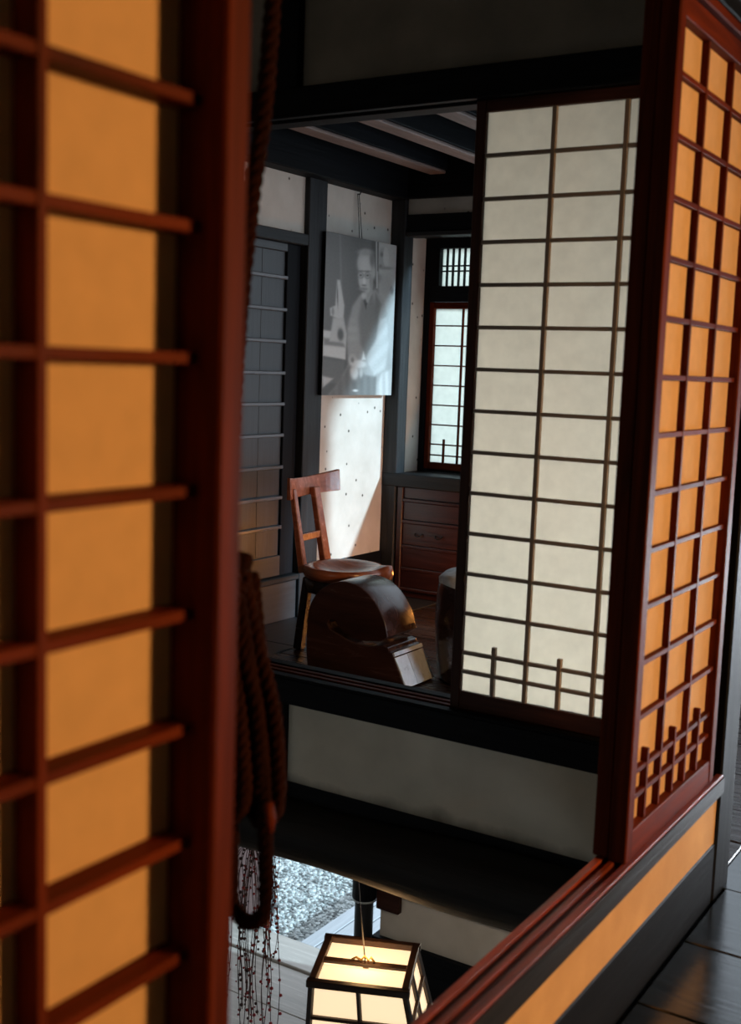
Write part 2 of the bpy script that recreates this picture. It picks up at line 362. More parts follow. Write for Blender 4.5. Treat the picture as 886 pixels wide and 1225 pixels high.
# ------------------------------------------------------------------ middle wall (between stairwell void and far room)
YC = 2.943
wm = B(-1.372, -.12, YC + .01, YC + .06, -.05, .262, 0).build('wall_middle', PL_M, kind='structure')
B(-1.385, -.12, YC + .01, YC + .06, 2.15, 2.56, 0).build('plaster_panel', PL_D, wm)
B(-3.0, -1.48, YC + .02, YC + .06, 2.1, 2.56, 0).build('plaster_panel', PL_D, wm)
B(-1.475, -1.385, YC - .02, YC + .07, 2.15, 2.56, .003).build('strut', BLK['z'], wm)
B(-1.475, -1.372, YC - .02, YC + .07, -.2, .262, .003).build('strut', BLK['z'], wm)
B(-2.85, -.12, YC - .035, YC - .008, 2.07, 2.157, .003).build('lintel', BLK['x'], wm)
B(-2.85, -.12, YC + .004, YC + .018, 2.085, 2.157, .002).build('lintel_lip', GREY['x'], wm)
B(-2.85, -.12, YC + .03, YC + .10, 2.07, 2.157, .003).build('lintel', BLK['x'], wm)
# sill with two grooves
B(-2.85, -.12, YC - .045, YC + .11, .262, .345, .004).build('sill', BLK['x'], wm)
for a, b in ((-.045, -.012), (.004, .022), (.038, .056), (.072, .11)):
    B(-2.85, -.12, YC + a, YC + b, .345, .353, .0015).build('groove_rib', RED['x'] if a > 0 and b < .1 else BLK['x'], wm)
B(-3.0, -1.475, YC + .01, YC + .06, -.2, .262, 0).build('dado_board', BLK['x'], wm)
# curved log beam
pts = [(-3.0 + i * .15, YC - .0 + .01 * math.sin(i * .7), -.140 + .016 * math.sin(i * .33 + 1.0) - .012 * (i / 21)) for i in range(22)]
MB().tube(pts, [.105 + .007 * math.sin(i * .9) for i in range(22)], 20).build('log_beam', SOOT, wm)

# ------------------------------------------------------------------ right-hand wall of the void (plane X = 0) with its sill
wr = B(-.02, .018, -2.0, 2.906, .145, .300, 0).build('wall_right', PL_O, kind='structure')
B(-.064, -.047, -2.0, 2.86, .235, .312, .003).build('sill_inner_edge', BLK['y'], wr)
B(-.047, .030, -2.0, 2.906, .292, .325, .004).build('sill', SILL, wr)
for a, b in ((-.047, -.030), (-.016, -.004), (.012, .030)):
    B(a, b, -2.0, 2.906, .325, .334, .0015).build('groove_rib', SILL, wr)
mb = MB(); q = [mb.bm.verts.new(c) for c in ((.018, -2.0, .24), (.034, -2.0, .24), (.034, -2.0, .329), (.018, -2.0, .329), (.018, 2.906, .288), (.034, 2.906, .288), (.034, 2.906, .329), (.018, 2.906, .329))]
for ix in ((3, 2, 1, 0), (4, 5, 6, 7), (0, 1, 5, 4), (1, 2, 6, 5), (2, 3, 7, 6), (3, 0, 4, 7)): mb.bm.faces.new([q[i] for i in ix])
mb.build('sill_face_board', GREY['y'], wr)
B(-.08, .022, -2.0, 2.906, -.2, .150, .004).build('base_beam', BLK['y'], wr)
B(.030, .092, -2.0, 1.05, .300, .334, .003).build('outer_track', SILL, wr)
B(-.112, .026, 2.908, 3.045, -.2, 2.56, .005).build('corner_post', BLK['z'], wr)
B(-.075, .032, -2.0, 2.906, 2.062, 2.085, .003).build('lintel_track', RED['y'], wr)
B(-.08, .034, -2.0, 2.906, 2.087, 2.20, .004).build('lintel', BLK['y'], wr)
B(.034, .040, -2.0, 2.906, 2.118, 2.124, .001).build('lintel_molding', GREY['y'], wr)
B(-.06, .0, -2.0, 2.906, 2.2, 2.56, 0).build('plaster_panel', PL_D, wr)
B(-.1, .026, 3.045, 5.8, 2.07, 2.2, .004).build('lintel', BLK['y'], wr)
B(-.06, .0, 3.045, 5.8, 2.2, 2.56, 0).build('plaster_panel', PL_D, wr)

# ------------------------------------------------------------------ shell that is out of view
B(3.6, 3.7, -2.0, 6.2, -2.5, 2.6, 0).build('wall_passage', PL_D, kind='structure')
B(-3.6, 3.7, -2.1, -2.0, -2.6, 2.7, 0).build('wall_near', PL_D, kind='structure')
B(-3.1, -3.0, -2.0, 2.99, -.2, 2.7, 0).box(-4.5, -4.4, -2.0, 5.6, -2.6, -.1, 0).box(-4.5, -2.8, -2.0, 6.0, -.25, -.2, 0).build('wall_stairwell', PL_D, kind='structure')
B(0, .12, YF + .02, YF + .12, 0, 2.6, 0).box(1.5, 3.7, YF + .02, YF + .12, 0, 2.6, 0).box(0, 3.7, YF + .02, YF + .12, 2.05, 2.6, 0).box(-2.2, 0, YF + .02, YF + .12, 2.40, 2.6, 0).build('wall_passage_end', PL_D, kind='structure')

# ------------------------------------------------------------------ sliding paper screens
def screen(tag, label, X0, depth, Y0, cells, cw, ncell, stw, mdep, mset, zb, zt, rowsz, matf, matm, matp, side=1, axis='y', orn=True, mw=.0105, gap=0):
    """screen whose long side runs along `axis`; side=+1 when the lattice faces the + direction of the other axis.
    depth runs from X0 (back) to X0+side*depth (front)."""
    def P(a0, a1, d0, d1, z0, z1, bev=.0015):      # a = along, d = depth from the back
        e0, e1 = X0 + side * d0, X0 + side * d1
        return B(e0, e1, a0, a1, z0, z1, bev) if axis == 'y' else B(a0, a1, e0, e1, z0, z1, bev)
    L = ncell * cw + 2 * stw
    loc = (X0, Y0 + L / 2, zb) if axis == 'y' else (Y0 + L / 2, X0, zb)
    t = thing('shoji_screen', loc, label, 'paper screen')
    ax = axis
    P(Y0, Y0 + stw, 0, depth, zb, zt, .003).build('stile', matf['z'], t)
    P(Y0 + L - stw, Y0 + L, 0, depth, zb, zt, .003).build('stile', matf['z'], t)
    i0, i1 = Y0 + stw, Y0 + L - stw
    P(i0, i1, 0.001, depth - .002, zb, rowsz['bot'], .002).build('bottom_rail', matf[ax], t)
    P(i0, i1, 0.001, depth - .002, rowsz['top'], zt, .002).build('top_rail', matf[ax], t)
    P(i0 - .002, i1 + .002, mset - .0015 - gap, mset - gap, rowsz['bot'] - .002, rowsz['top'] + .002, 0).build('paper', matp, t)
    for z in rowsz['rows']:
        P(i0, i1, mset, mset + mdep, z - .0055, z + .0055, .001).build('muntin', matm[ax], t)
    for k in range(1, ncell):
        a = i0 + k * cw
        P(a - mw / 2, a + mw / 2, mset, mset + mdep + .0012, rowsz['bot'], rowsz['top'], .001).build('muntin', matm['z'], t)
    if orn:
        for k in range(ncell):
            a = i0 + (k + .5) * cw
            P(a - mw / 2, a + mw / 2, mset, mset + mdep + .0018, rowsz['bot'], rowsz['orn'], .001).build('ornament_bar', matm['z'], t)
    return t
RN = {'bot': .395, 'top': 2.016, 'orn': .548, 'rows': [.458, .513] + [.628 + .1173 * k for k in range(12)]}
# two screens stacked at the far end of the near sill
screen('R1', 'reddish sliding paper screen standing on the worn sill, lattice side with three lit paper columns', -.018, .038, 2.222, 3, .184, 3, .037, .014, .014, .334, 2.062, RN, RED, RED, PAP_R)
screen('R2', 'dark screen stacked behind the lit one on the sill, only its edge showing', -.056, .034, 2.232, 3, .180, 3, .047, .014, .012, .334, 2.062, RN, RED, RED, PAP_R)
# near blurred screen at left
RL = {'bot': .395, 'top': 2.0, 'orn': .545, 'rows': [.458, .513] + [.630 + .1165 * k for k in range(12)]}
RL['rows'] = [.458, .513, .63, .747, .8643, .979, 1.0915, 1.2092, 1.3329, 1.4519, 1.5642, 1.681, 1.80, 1.915]
screen('L', 'large out-of-focus orange paper screen filling the left of the view', .020, .060, .8315 - 4 * .1865 - .0345, 4, .1865, 4, .0345, .029, .002, .334, 2.062, RL, RED, RED, PAP_L)
# middle screen: lattice toward the void, coloured paler to look seen through lit paper
RC = {'bot': .404, 'top': 2.038, 'orn': .549, 'rows': [.463, .519] + [.6345 + .1170 * k for k in range(12)]}
screen('C', 'pale backlit paper screen with grey lattice across the void, standing on the black sill', YC + .028, .034, -.781, 3, .2015, 3, .031, .012, .018, .353, 2.070, RC, STILE, GMUN, PAP_C, side=-1, axis='x', mw=.0125)

# ------------------------------------------------------------------ portrait on the left wall
def portrait_pixel(x, y):
    def smooth(d, s): return 1 / (1 + math.exp(max(-30, min(30, d / (s * .55)))))
    def ell(cx, cy, rx, ry, s=.12): return smooth(math.hypot((x - cx) / rx, (y - cy) / ry) - 1, s)
    def poly(P, s=6):
        ins = False; dm = 1e9; n = len(P)
        for i in range(n):
            (x1, y1), (x2, y2) = P[i], P[(i + 1) % n]
            if (y1 > y) != (y2 > y) and x < (x2 - x1) * (y - y1) / (y2 - y1) + x1: ins = not ins
            dx, dy = x2 - x1, y2 - y1; t = max(0, min(1, ((x - x1) * dx + (y - y1) * dy) / (dx * dx + dy * dy)))
            dm = min(dm, math.hypot(x - x1 - t * dx, y - y1 - t * dy))
        return smooth(-dm if ins else dm, s)
    v = .38 + .05 * math.sin(y * .004) - .02 * (x - 100) / 300
    v += .06 * math.exp(-((x - 188) / 6) ** 2) - .03 * math.exp(-((x - 300) / 60) ** 2)
    def over(a, val):
        nonlocal v
        v = v * (1 - a) + val * a
    over(poly([(425, 120), (560, 150), (520, 1150), (430, 1150)]), .66 + .0 * x)
    over(ell(455, 250, 26, 70), .58); over(ell(478, 240, 20, 60), .70); over(ell(450, 225, 9, 14, .4), .40)
    over(ell(440, 300, 10, 12, .4), .42); over(ell(475, 310, 40, 9, .5), .48)
    over(ell(430, 380, 22, 26, .4), .42); over(ell(470, 420, 45, 75, .4), .60); over(ell(515, 450, 12, 25, .4), .45)
    over(poly([(411, 140), (421, 140), (419, 440), (409, 440)], 2), .80); over(poly([(422, 140), (430, 140), (424, 330), (419, 330)], 2), .22)
    over(poly([(385, 130), (411, 140), (409, 430), (385, 400)], 8), .30)
    # small carving at left and its table
    over(poly([(74, 720), (215, 735), (205, 905), (70, 885)], 4), .78)
    over(poly([(76, 770), (190, 780), (205, 825), (78, 815)], 6), .50)
    over(poly([(165, 398), (182, 398), (205, 560), (198, 640), (170, 650), (120, 625), (118, 580), (150, 560)], 4), .76)
    over(poly([(135, 640), (200, 640), (215, 730), (205, 800), (110, 790)], 5), .72)
    over(ell(165, 500, 4, 60, .4), .45); over(ell(178, 745, 18, 38, .3), .34); over(ell(135, 600, 8, 25, .4), .55)
    over(poly([(70, 905), (200, 915), (180, 1060), (62, 1060)], 6), .40)
    over(poly([(62, 1015), (128, 1030), (66, 1090)], 5), .72)
    # robe
    over(poly([(300, 490), (255, 560), (235, 640), (215, 780), (218, 860), (225, 930), (160, 1060), (90, 1150), (520, 1150), (505, 960), (490, 800), (485, 620), (455, 500), (405, 450)], 7), .60)
    over(poly([(90, 1150), (165, 1040), (230, 930), (330, 1000), (400, 1010), (395, 1150)], 8), .42 + .02 * math.sin(x * .14))
    over(poly([(400, 1150), (405, 1060), (440, 980), (500, 960), (505, 1150)], 8), .72 + .04 * math.sin(x * .15))
    over(poly([(330, 870), (395, 790), (430, 640), (480, 620), (492, 800), (460, 960), (385, 1000), (350, 930)], 7), .70 + .02 * math.sin((x + y) * .06))
    over(poly([(318, 500), (385, 480), (420, 640), (400, 760), (335, 880), (300, 800), (290, 640)], 8), .47)
    over(poly([(330, 520), (345, 560), (385, 455), (375, 440)], 5), .66)
    over(poly([(335, 500), (350, 540), (340, 575), (325, 520)], 4), .25)
    over(poly([(405, 470), (440, 540), (400, 720), (395, 560)], 7), .44)
    over(ell(250, 720, 30, 70, .4), .63 + .02 * math.sin(y * .1))
    # hands
    over(ell(250, 905, 27, 34, .25), .70); over(ell(285, 930, 48, 26, .25), .84); over(ell(258, 985, 26, 45, .25), .82)
    over(ell(300, 985, 12, 30, .4), .72); over(poly([(318, 850), (332, 900), (305, 905)], 4), .86); over(ell(262, 1103, 16, 7, .4), .85)
    over(ell(248, 905, 10, 16, .4), .50)
    # head
    over(poly([(335, 440), (385, 420), (380, 470), (345, 530)], 6), .60)
    over(ell(345, 290, 55, 92, .10), .64); over(ell(341, 385, 46, 88, .12), .72); over(ell(345, 290, 42, 55, .4), .74)
    over(ell(345, 215, 46, 20, .3), .60); over(ell(393, 340, 13, 42, .3), .66); over(ell(386, 260, 16, 45, .4), .45)
    for cx in (310, 354):
        over(ell(cx, 362, 20, 21, .14), .50); over(ell(cx, 362, 15, 16, .2), .66); over(ell(cx, 361, 8, 5, .4), .32)
        over(ell(cx, 335, 20, 5, .5), .44)
    over(ell(332, 400, 9, 20, .4), .82); over(ell(330, 425, 14, 5, .5), .46)
    over(ell(326, 448, 28, 10, .4), .55); over(ell(322, 466, 14, 4, .5), .34); over(ell(328, 492, 16, 22, .4), .74)
    over(ell(375, 400, 10, 45, .5), .56)
    return max(0.02, min(1, v + .018 * (noise.noise(Vector((x * .08, y * .08, 0))))))
pic = thing('portrait_photograph', (-2.755, 5.39, 1.178), 'black and white portrait of a seated robed man, hanging on the pale left wall', 'picture')
Y0p, Y1p, Z0p, Z1p = 5.045, 5.748, 1.178, 2.024
XP = -2.735
B(XP - .028, XP - .0015, Y0p, Y1p, Z0p, Z1p, .002).build('board', BLK['z'], pic)
nu, nv = 120, 170
bm = bmesh.new(); cl = bm.loops.layers.float_color.new('print'); grid = []; cols = []
for j in range(nv + 1):
    row = []; cr_ = []
    for i in range(nu + 1):
        u, v = i / nu, j / nv
        row.append(bm.verts.new((XP - (-2.755), Y0p + u * (Y1p - Y0p) - 5.39, Z1p - v * (Z1p - Z0p) - 1.178)))
        px = 108 + 445 * u - 51 * v - 2 * u * v; py = 95 + 70 * u + (1045 - 85 * u) * v
        g = portrait_pixel(px, py); g = g ** 2.2
        cr_.append((g * .93, g * .985, g * 1.0, 1))
    grid.append(row); cols.append(cr_)
for j in range(nv):
    for i in range(nu):
        f = bm.faces.new((grid[j + 1][i], grid[j + 1][i + 1], grid[j][i + 1], grid[j][i]))
        for lp, (jj, ii) in zip(f.loops, ((j + 1, i), (j + 1, i + 1), (j, i + 1), (j, i))): lp[cl] = cols[jj][ii]
me = bpy.data.meshes.new('print'); bm.to_mesh(me); bm.free()
pm, nt, p = newmat('photographic_print'); at = N(nt, 'ShaderNodeVertexColor', layer_name='print')
nt.links.new(at.outputs['Color'], p.inputs['Base Color']); p.inputs['Roughness'].default_value = .5
me.materials.append(pm); po = bpy.data.objects.new('print', me); COL.objects.link(po); po.parent = pic
for dy in (-.012, .012): MB().tube([(XP - .015, 5.395 + dy, Z1p), (XP - .04, 5.395 + dy * .6, 2.262)], .0022, 6).build('cord', IRON, pic)
MB().tube([(XP - .045, 5.395, 2.285), (XP - .03, 5.395, 2.29), (XP - .022, 5.395, 2.275), (XP - .03, 5.395, 2.26), (XP - .045, 5.395, 2.262)], .004, 6).build('hook', IRON, pic)

# ------------------------------------------------------------------ chair
chair = thing('carved_chair', (-2.17, 4.51, 0), 'polished red wooden chair with dished round seat and curved top rail', 'chair')
CX_, CY_ = -2.205, 4.492
bm = bmesh.new(); rings = []; seg = 64; prof = [(0, 0), (.2, 0), (.4, 0), (.6, 0), (.78, 0), (.9, 0), (.97, 0), (1.0, -.008), (1.01, -.025), (.98, -.048), (.9, -.06), (.0, -.06)]
def seatR(t):
    d = (t - .30 + math.pi) % (2 * math.pi) - math.pi
    back = (abs(t - math.pi)); 
    return .196 + .044 * math.exp(-(d / .20) ** 2) - .02 * math.exp(-((t - math.pi) / .5) ** 2)
for (q, dz_) in prof:
    rg = []
    for k in range(seg):
        t = k * 2 * math.pi / seg; R_ = seatR(t); r = q * R_
        z = .402 + dz_
        if dz_ == 0:
            z -= .046 * max(0, 1 - (r / .172) ** 2) ** 1.2
            dd = (t - .30 + math.pi) % (2 * math.pi) - math.pi
            z += .016 * math.exp(-(dd / .25) ** 2) * min(1, r / .2)
        rg.append(bm.verts.new((r * math.cos(t) + CX_ + 2.17, r * math.sin(t), z)) if q > 0 else None)
    if q == 0: c0 = bm.verts.new((CX_ + 2.17, 0, .402 + dz_ - (.046 if dz_ == 0 else 0))); rg = [c0]
    rings.append(rg)
for A, Bq in zip(rings, rings[1:]):
    for k in range(seg):
        k2 = (k + 1) % seg
        if len(A) == 1: f = bm.faces.new((A[0], Bq[k], Bq[k2]))
        elif len(Bq) == 1: f = bm.faces.new((A[k], Bq[0], A[k2]))
        else: f = bm.faces.new((A[k], Bq[k], Bq[k2], A[k2]))
        f.smooth = True
bmesh.ops.recalc_face_normals(bm, faces=bm.faces)
me = bpy.data.meshes.new('seat'); bm.to_mesh(me); bm.free(); me.materials.append(CHAIRW)
so = bpy.data.objects.new('seat', me); COL.objects.link(so); so.parent = chair
MB().lathe((CX_, CY_, 0), [(.15, .345), (.175, .342), (.17, .285), (.15, .28), (.15, .345)], 40).build('apron', CARVED, chair)
for (x, y, xb, yb, nm) in ((-2.31, 4.41, -2.335, 4.385, 'leg'), (-2.33, 4.62, -2.36, 4.66, 'leg'), (-2.045, 4.42, -2.02, 4.40, 'leg'), (-2.02, 4.60, -1.99, 4.63, 'leg')):
    MB().beam((xb - .02, yb - .013, 0), (x - .02, y - .013, .345), .045, .045, .006, (.04, .04)).build(nm, CHAIRW if x > -2.1 else CARVED, chair)
MB().beam((-2.03, 4.41, .14), (-2.01, 4.62, .14), .022, .03, .003).build('stretcher', CARVED, chair)
MB().beam((-2.325, 4.40, .14), (-2.35, 4.64, .14), .022, .03, .003).build('stretcher', CARVED, chair)
MB().beam((-2.362, 4.402, .36), (-2.458, 4.433, .745), .034, .036, .004, (.03, .026), ref=(1, 0, 0)).build('back_post', CHAIRW, chair)
MB().beam((-2.388, 4.630, .36), (-2.465, 4.622, .745), .056, .036, .004, (.048, .030), ref=(1, 0, 0)).build('back_post', CHAIRW, chair)
MB().beam((-2.402, 4.417, .521), (-2.425, 4.632, .521), .024, .034, .003).build('back_rung', CHAIRW, chair)
mb = MB(); n = 16; prev = None
for i in range(n + 1):
    t = i / n * 2 - 1; y = 4.580 + t * .208
    x = -2.492 + .055 * t * t; zb = .706 + .004 * t * t + .010 * t; zt = .795 + .020 * t * t + .010 * t
    c = [mb.bm.verts.new(q) for q in ((x - .012, y, zb), (x + .014, y, zb), (x + .006, y, zt), (x - .012, y, zt))]
    if prev:
        for k in range(4): mb.bm.faces.new((prev[k], prev[(k + 1) % 4], c[(k + 1) % 4], c[k]))
    else: mb.bm.faces.new(c[::-1])
    prev = c
mb.bm.faces.new(prev); mb.build('top_rail', CHAIRW, chair, bevel=.004)

# ------------------------------------------------------------------ comma-shaped carved piece with sloping foot
carv = thing('carved_stool', (-1.9, 4.2, 0), 'big dark comma-shaped wooden stool with a pale sloping foot, in front of the chair', 'stool')
cx, cz, R_ = -1.909, .222, .197
prof = [(-1.690, .212)]
for k in range(0, 37):
    a = math.radians(4 + k * (180 - 4) / 36); rr = R_ + .014 * math.exp(-((k) / 4) ** 2)
    prof.append((cx + rr * math.cos(a), cz + rr * math.sin(a)))
prof += [(-2.108, .15), (-2.106, .08), (-2.098, .012), (-2.09, .002), (-1.60, .002), (-1.597, .01)]
ramp_top = (-1.668, .150)
prof += [ramp_top, (-1.680, .150), (-1.688, .166), (-1.712, .174), (-1.78, .160), (-1.85, .160), (-1.90, .172), (-1.945, .205), (-1.965, .235), (-1.985, .243), (-1.993, .228),
         (-1.982, .212)]
slot_top = [(-1.955, .214), (-1.925, .200), (-1.88, .182), (-1.80, .176), (-1.725, .188)]
# order the slot: lower lip inwards, round the blind end, and back out along the upper jaw
prof = prof[:-5] + [(-1.950, .190), (-1.985, .203), (-1.998, .226), (-1.985, .246), (-1.962, .243), (-1.945, .222), (-1.915, .196), (-1.87, .180), (-1.80, .177), (-1.725, .190)]
YA, YB = 4.08, 4.32
mb = MB(); fr = [mb.bm.verts.new((x, YA, z)) for x, z in prof]; bk = [mb.bm.verts.new((x + (.0), YB, z)) for x, z in prof]
n = len(prof)
for k in range(n):
    f = mb.bm.faces.new((fr[k], fr[(k + 1) % n], bk[(k + 1) % n], bk[k])); f.smooth = 1 <= k <= 37
f1 = mb.bm.faces.new(fr); f2 = mb.bm.faces.new(bk[::-1])
mb.build('body', CARVED, carv, bevel=.005)
# sloping foot plate, two boards and a lip
d = Vector((-1.668 + 1.597, 0, .150 - .01)).normalized(); nrm = Vector((-d.z, 0, d.x)) * -1
def ramp(y0, y1, s0, s1, th, mat, name):
    a = Vector((-1.597, 0, .006)); mb = MB(); vs = []
    for y in (y0, y1):
        for s, t in ((s0, .001), (s1, .001), (s1, th), (s0, th)): 
            q = a + d * s + nrm * t; vs.append(mb.bm.verts.new((q.x, y, q.z)))
    for ix in ((0, 1, 2, 3), (7, 6, 5, 4), (0, 4, 5, 1), (1, 5, 6, 2), (2, 6, 7, 3), (3, 7, 4, 0)): mb.bm.faces.new([vs[i] for i in ix])
    return mb.build(name, mat, carv, bevel=.002)
ramp(YA + .002, YA + .098, 0, .135, .008, RAMP, 'foot_plate')
ramp(YA + .101, YB - .002, 0, .135, .008, RAMP, 'foot_plate')
ramp(YA + .002, YB - .002, .140, .157, .010, RAMP, 'foot_lip')

# ------------------------------------------------------------------ stump stool
st = thing('stump_stool', (-1.42, 4.45, 0), 'dark drum-shaped stump with a pale top, half hidden behind the pale screen', 'stool')
MB().lathe((-1.42, 4.45, 0), [(0, .0), (.185, .0), (.20, .02), (.215, .15), (.222, .28), (.214, .40), (.205, .440)], 48, lambda t, r, z: 0).build('trunk', CARVED, st)
MB().lathe((-1.42, 4.45, 0), [(.2105, .425), (.212, .448), (.195, .463), (.10, .468), (0, .466)], 48, lambda t, r, z: .004 * math.sin(5 * t + r * 30)).build('top', STUMPT, st)

# ------------------------------------------------------------------ rope
def twisted(path, r, pitch, step=.004, seg=6):
    """three-strand twisted rope mesh along a smooth path"""
    P = [Vector(p) for p in path]
    def cr(p0, p1, p2, p3, t):
        return .5 * ((2 * p1) + (-p0 + p2) * t + (2 * p0 - 5 * p1 + 4 * p2 - p3) * t * t + (-p0 + 3 * p1 - 3 * p2 + p3) * t ** 3)
    pts = []
    for i in range(len(P) - 1):
        a, b, c, dd = P[max(i - 1, 0)], P[i], P[i + 1], P[min(i + 2, len(P) - 1)]
        k = max(2, int((c - b).length / step))
        for j in range(k): pts.append(cr(a, b, c, dd, j / k))
    pts.append(P[-1]); mb = MB()
    frames = []; a = None; s = 0; ss = []
    for i, p in enumerate(pts):
        t = (pts[min(i + 1, len(pts) - 1)] - pts[max(i - 1, 0)]).normalized()
        a = t.orthogonal().normalized() if a is None else (a - t * a.dot(t)).normalized()
        frames.append((a.copy(), t.cross(a)))
        if i: s += (p - pts[i - 1]).length
        ss.append(s)
    for k in range(3):
        q = [p + (f[0] * math.cos(k * 2.0944 + s_ * 2 * math.pi / pitch) + f[1] * math.sin(k * 2.0944 + s_ * 2 * math.pi / pitch)) * r * .5 for p, f, s_ in zip(pts, frames, ss)]
        mb.tube(q, r * .54, seg)
    return mb
rope = thing('hanging_rope', (-.25, 1.3, .5), 'thick dark brown twisted rope hanging beside the left screen, its slack tied in a hank', 'rope')
twisted([(-.195, 1.3, 2.56), (-.214, 1.3, 2.1), (-.232, 1.3, 1.817), (-.243, 1.3, 1.676), (-.259, 1.3, 1.565), (-.272, 1.3, 1.452), (-.283, 1.3, 1.30), (-.288, 1.3, 1.1), (-.285, 1.3, 1.03)], .0125, .055, .006).build('rope_strand', ROPE, rope)
def loop(x0, x1, yo, ztop, zbot, r=.012):
    """one long drooping loop of the hank"""
    xc = -.287; w_ = (x1 - x0) / 2; m_ = (x0 + x1) / 2
    p = [(xc - .006, 1.3 + yo, ztop), (xc + (m_ - w_ * .5 - xc) * .5, 1.3 + yo, ztop - .10), (x0, 1.3 + yo, (ztop + zbot) / 2), (x0 + .001, 1.3 + yo, zbot + .05), (m_ - w_ * .6, 1.3 + yo, zbot + .012), (m_, 1.3 + yo, zbot),
         (m_ + w_ * .6, 1.3 + yo, zbot + .012), (x1, 1.3 + yo, zbot + .05), (x1 - .012, 1.3 + yo, (ztop + zbot) / 2 - .02), (xc + (m_ + w_ * .5 - xc) * .5, 1.3 + yo, ztop - .10), (xc + .006, 1.3 + yo, ztop)]
    return twisted(p, r, .05, .006)
loop(-.272, -.206, .0, 1.03, .505, .0125).build('rope_loop', ROPE, rope)
loop(-.262, -.206, .024, 1.03, .655, .013).build('rope_loop', ROPE, rope)
loop(-.290, -.232, -.022, 1.02, .670, .0125).build('rope_loop', ROPE, rope)
loop(-.250, -.218, -.004, 1.02, .70, .0125).build('rope_loop', ROPE, rope)
loop(-.268, -.236, .046, 1.02, .68, .0125).build('rope_loop', ROPE, rope)
twisted([(-.305, 1.278, 1.02), (-.275, 1.272, 1.01), (-.266, 1.30, 1.005), (-.278, 1.328, 1.01), (-.305, 1.325, 1.02), (-.314, 1.30, 1.03), (-.305, 1.275, 1.042), (-.275, 1.270, 1.035), (-.266, 1.30, 1.03), (-.28, 1.326, 1.04), (-.305, 1.325, 1.05)], .0105, .05, .005).build('wrapping', ROPE, rope)
MB().tube([(-.27, 1.29, 1.045), (-.255, 1.285, 1.052), (-.243, 1.282, 1.050), (-.238, 1.281, 1.047)], [.012, .013, .014, .009], 10).build('knotted_end', ROPE, rope)
MB().tube([(-.206, 1.3, .70), (-.202, 1.3, .675), (-.201, 1.3, .655)], [.008, .010, .006], 8).build('frayed_end', RED['z'], rope)

# ------------------------------------------------------------------ paper lantern below
LC = Vector((-1.124, 3.078, -.622)); th = math.radians(23.5); RZ = Matrix.Translation(LC) @ Matrix.Rotation(th, 4, 'Z')
lan = thing('hanging_lantern', (LC.x, LC.y, LC.z - .235), 'glowing square paper lantern with dark wooden frame hanging below the log beam', 'lantern')
ht, hb, H = .150, .178, .215
def lp(x, y, z): return RZ @ Vector((x - z * .12, y, z))
def ring(h, z, wbar, nm, over=.0):
    for a, b in (((-h - over, -h), (h + over, -h)), ((-h - over, h), (h + over, h)), ((-h, -h), (-h, h)), ((h, -h), (h, h))):
        MB().beam(lp(a[0], a[1], z), lp(b[0], b[1], z), wbar, wbar, .002).build(nm, LWOOD, lan)
ring(ht, 0, .024, 'top_frame_bar', .016); ring(hb, -H, .017, 'bottom_frame_bar')
for sx in (-1, 1):
    for sy in (-1, 1): MB().beam(lp(sx * hb, sy * hb, -H), lp(sx * ht, sy * ht, 0), .017, .017, .002).build('corner_post', LWOOD, lan)
MB().beam(lp(-ht, 0, .002), lp(ht, 0, .002), .026, .012, .002).build('cross_bar', LWOOD, lan)
for s in (-1, 1):
    hm = (ht + hb) / 2
    MB().beam(lp(-hm, s * hm, -H / 2), lp(hm, s * hm, -H / 2), .012, .012, .001).build('muntin', LWOOD, lan)
    MB().beam(lp(s * hm, -hm, -H / 2), lp(s * hm, hm, -H / 2), .012, .012, .001).build('muntin', LWOOD, lan)
    MB().beam(lp(0, s * hb, -H), lp(0, s * ht, 0), .012, .012, .001).build('muntin', LWOOD, lan)
    MB().beam(lp(s * hb, 0, -H), lp(s * ht, 0, 0), .012, .012, .001).build('muntin', LWOOD, lan)
def quad(ps, nm):
    mb = MB(); mb.bm.faces.new([mb.bm.verts.new(q) for q in ps]); mb.build(nm, LAMPP, lan, recalc=False)
e = .008
for y0, y1 in ((-ht, -.008), (.008, ht)): quad([lp(-ht, y0, -.009), lp(ht, y0, -.009), lp(ht, y1, -.009), lp(-ht, y1, -.009)], 'top_paper')
for k in range(4):
    Rk = Matrix.Rotation(k * math.pi / 2, 4, 'Z')
    def s_(x, y, z): v = Rk @ Vector((x, y, z)); return lp(v.x, v.y, v.z)
    quad([s_(-hb + e, -hb + e, -H), s_(hb - e, -hb + e, -H), s_(ht - e, -ht + e, 0), s_(-ht + e, -ht + e, 0)], 'side_paper')
MB().tube([lp(0, 0, .01), lp(0, 0, .40)], .0022, 6).build('cord', IRON, lan)
MB().tube([lp(-.045, .0, .012), lp(-.03, .004, .02), lp(-.012, 0, .014), lp(0, 0, .03), lp(.012, 0, .014), lp(.02, .004, .026), lp(.03, 0, .012)], .0045, 6).build('hook', flat('brass', (.45, .28, .1), .35, 1), lan)
MB().tube([lp(0, 0, -.004), lp(0, 0, -H)], .010, 8).build('lamp_holder', flat('amber_holder', (.5, .3, .12), .6), lan)

light('lantern_glow_fill', 'POINT', LC + Vector((0, 0, .06)), 1.3, (1, .55, .22), size=.05)  # added point light above the lantern, brightens the log beam underside

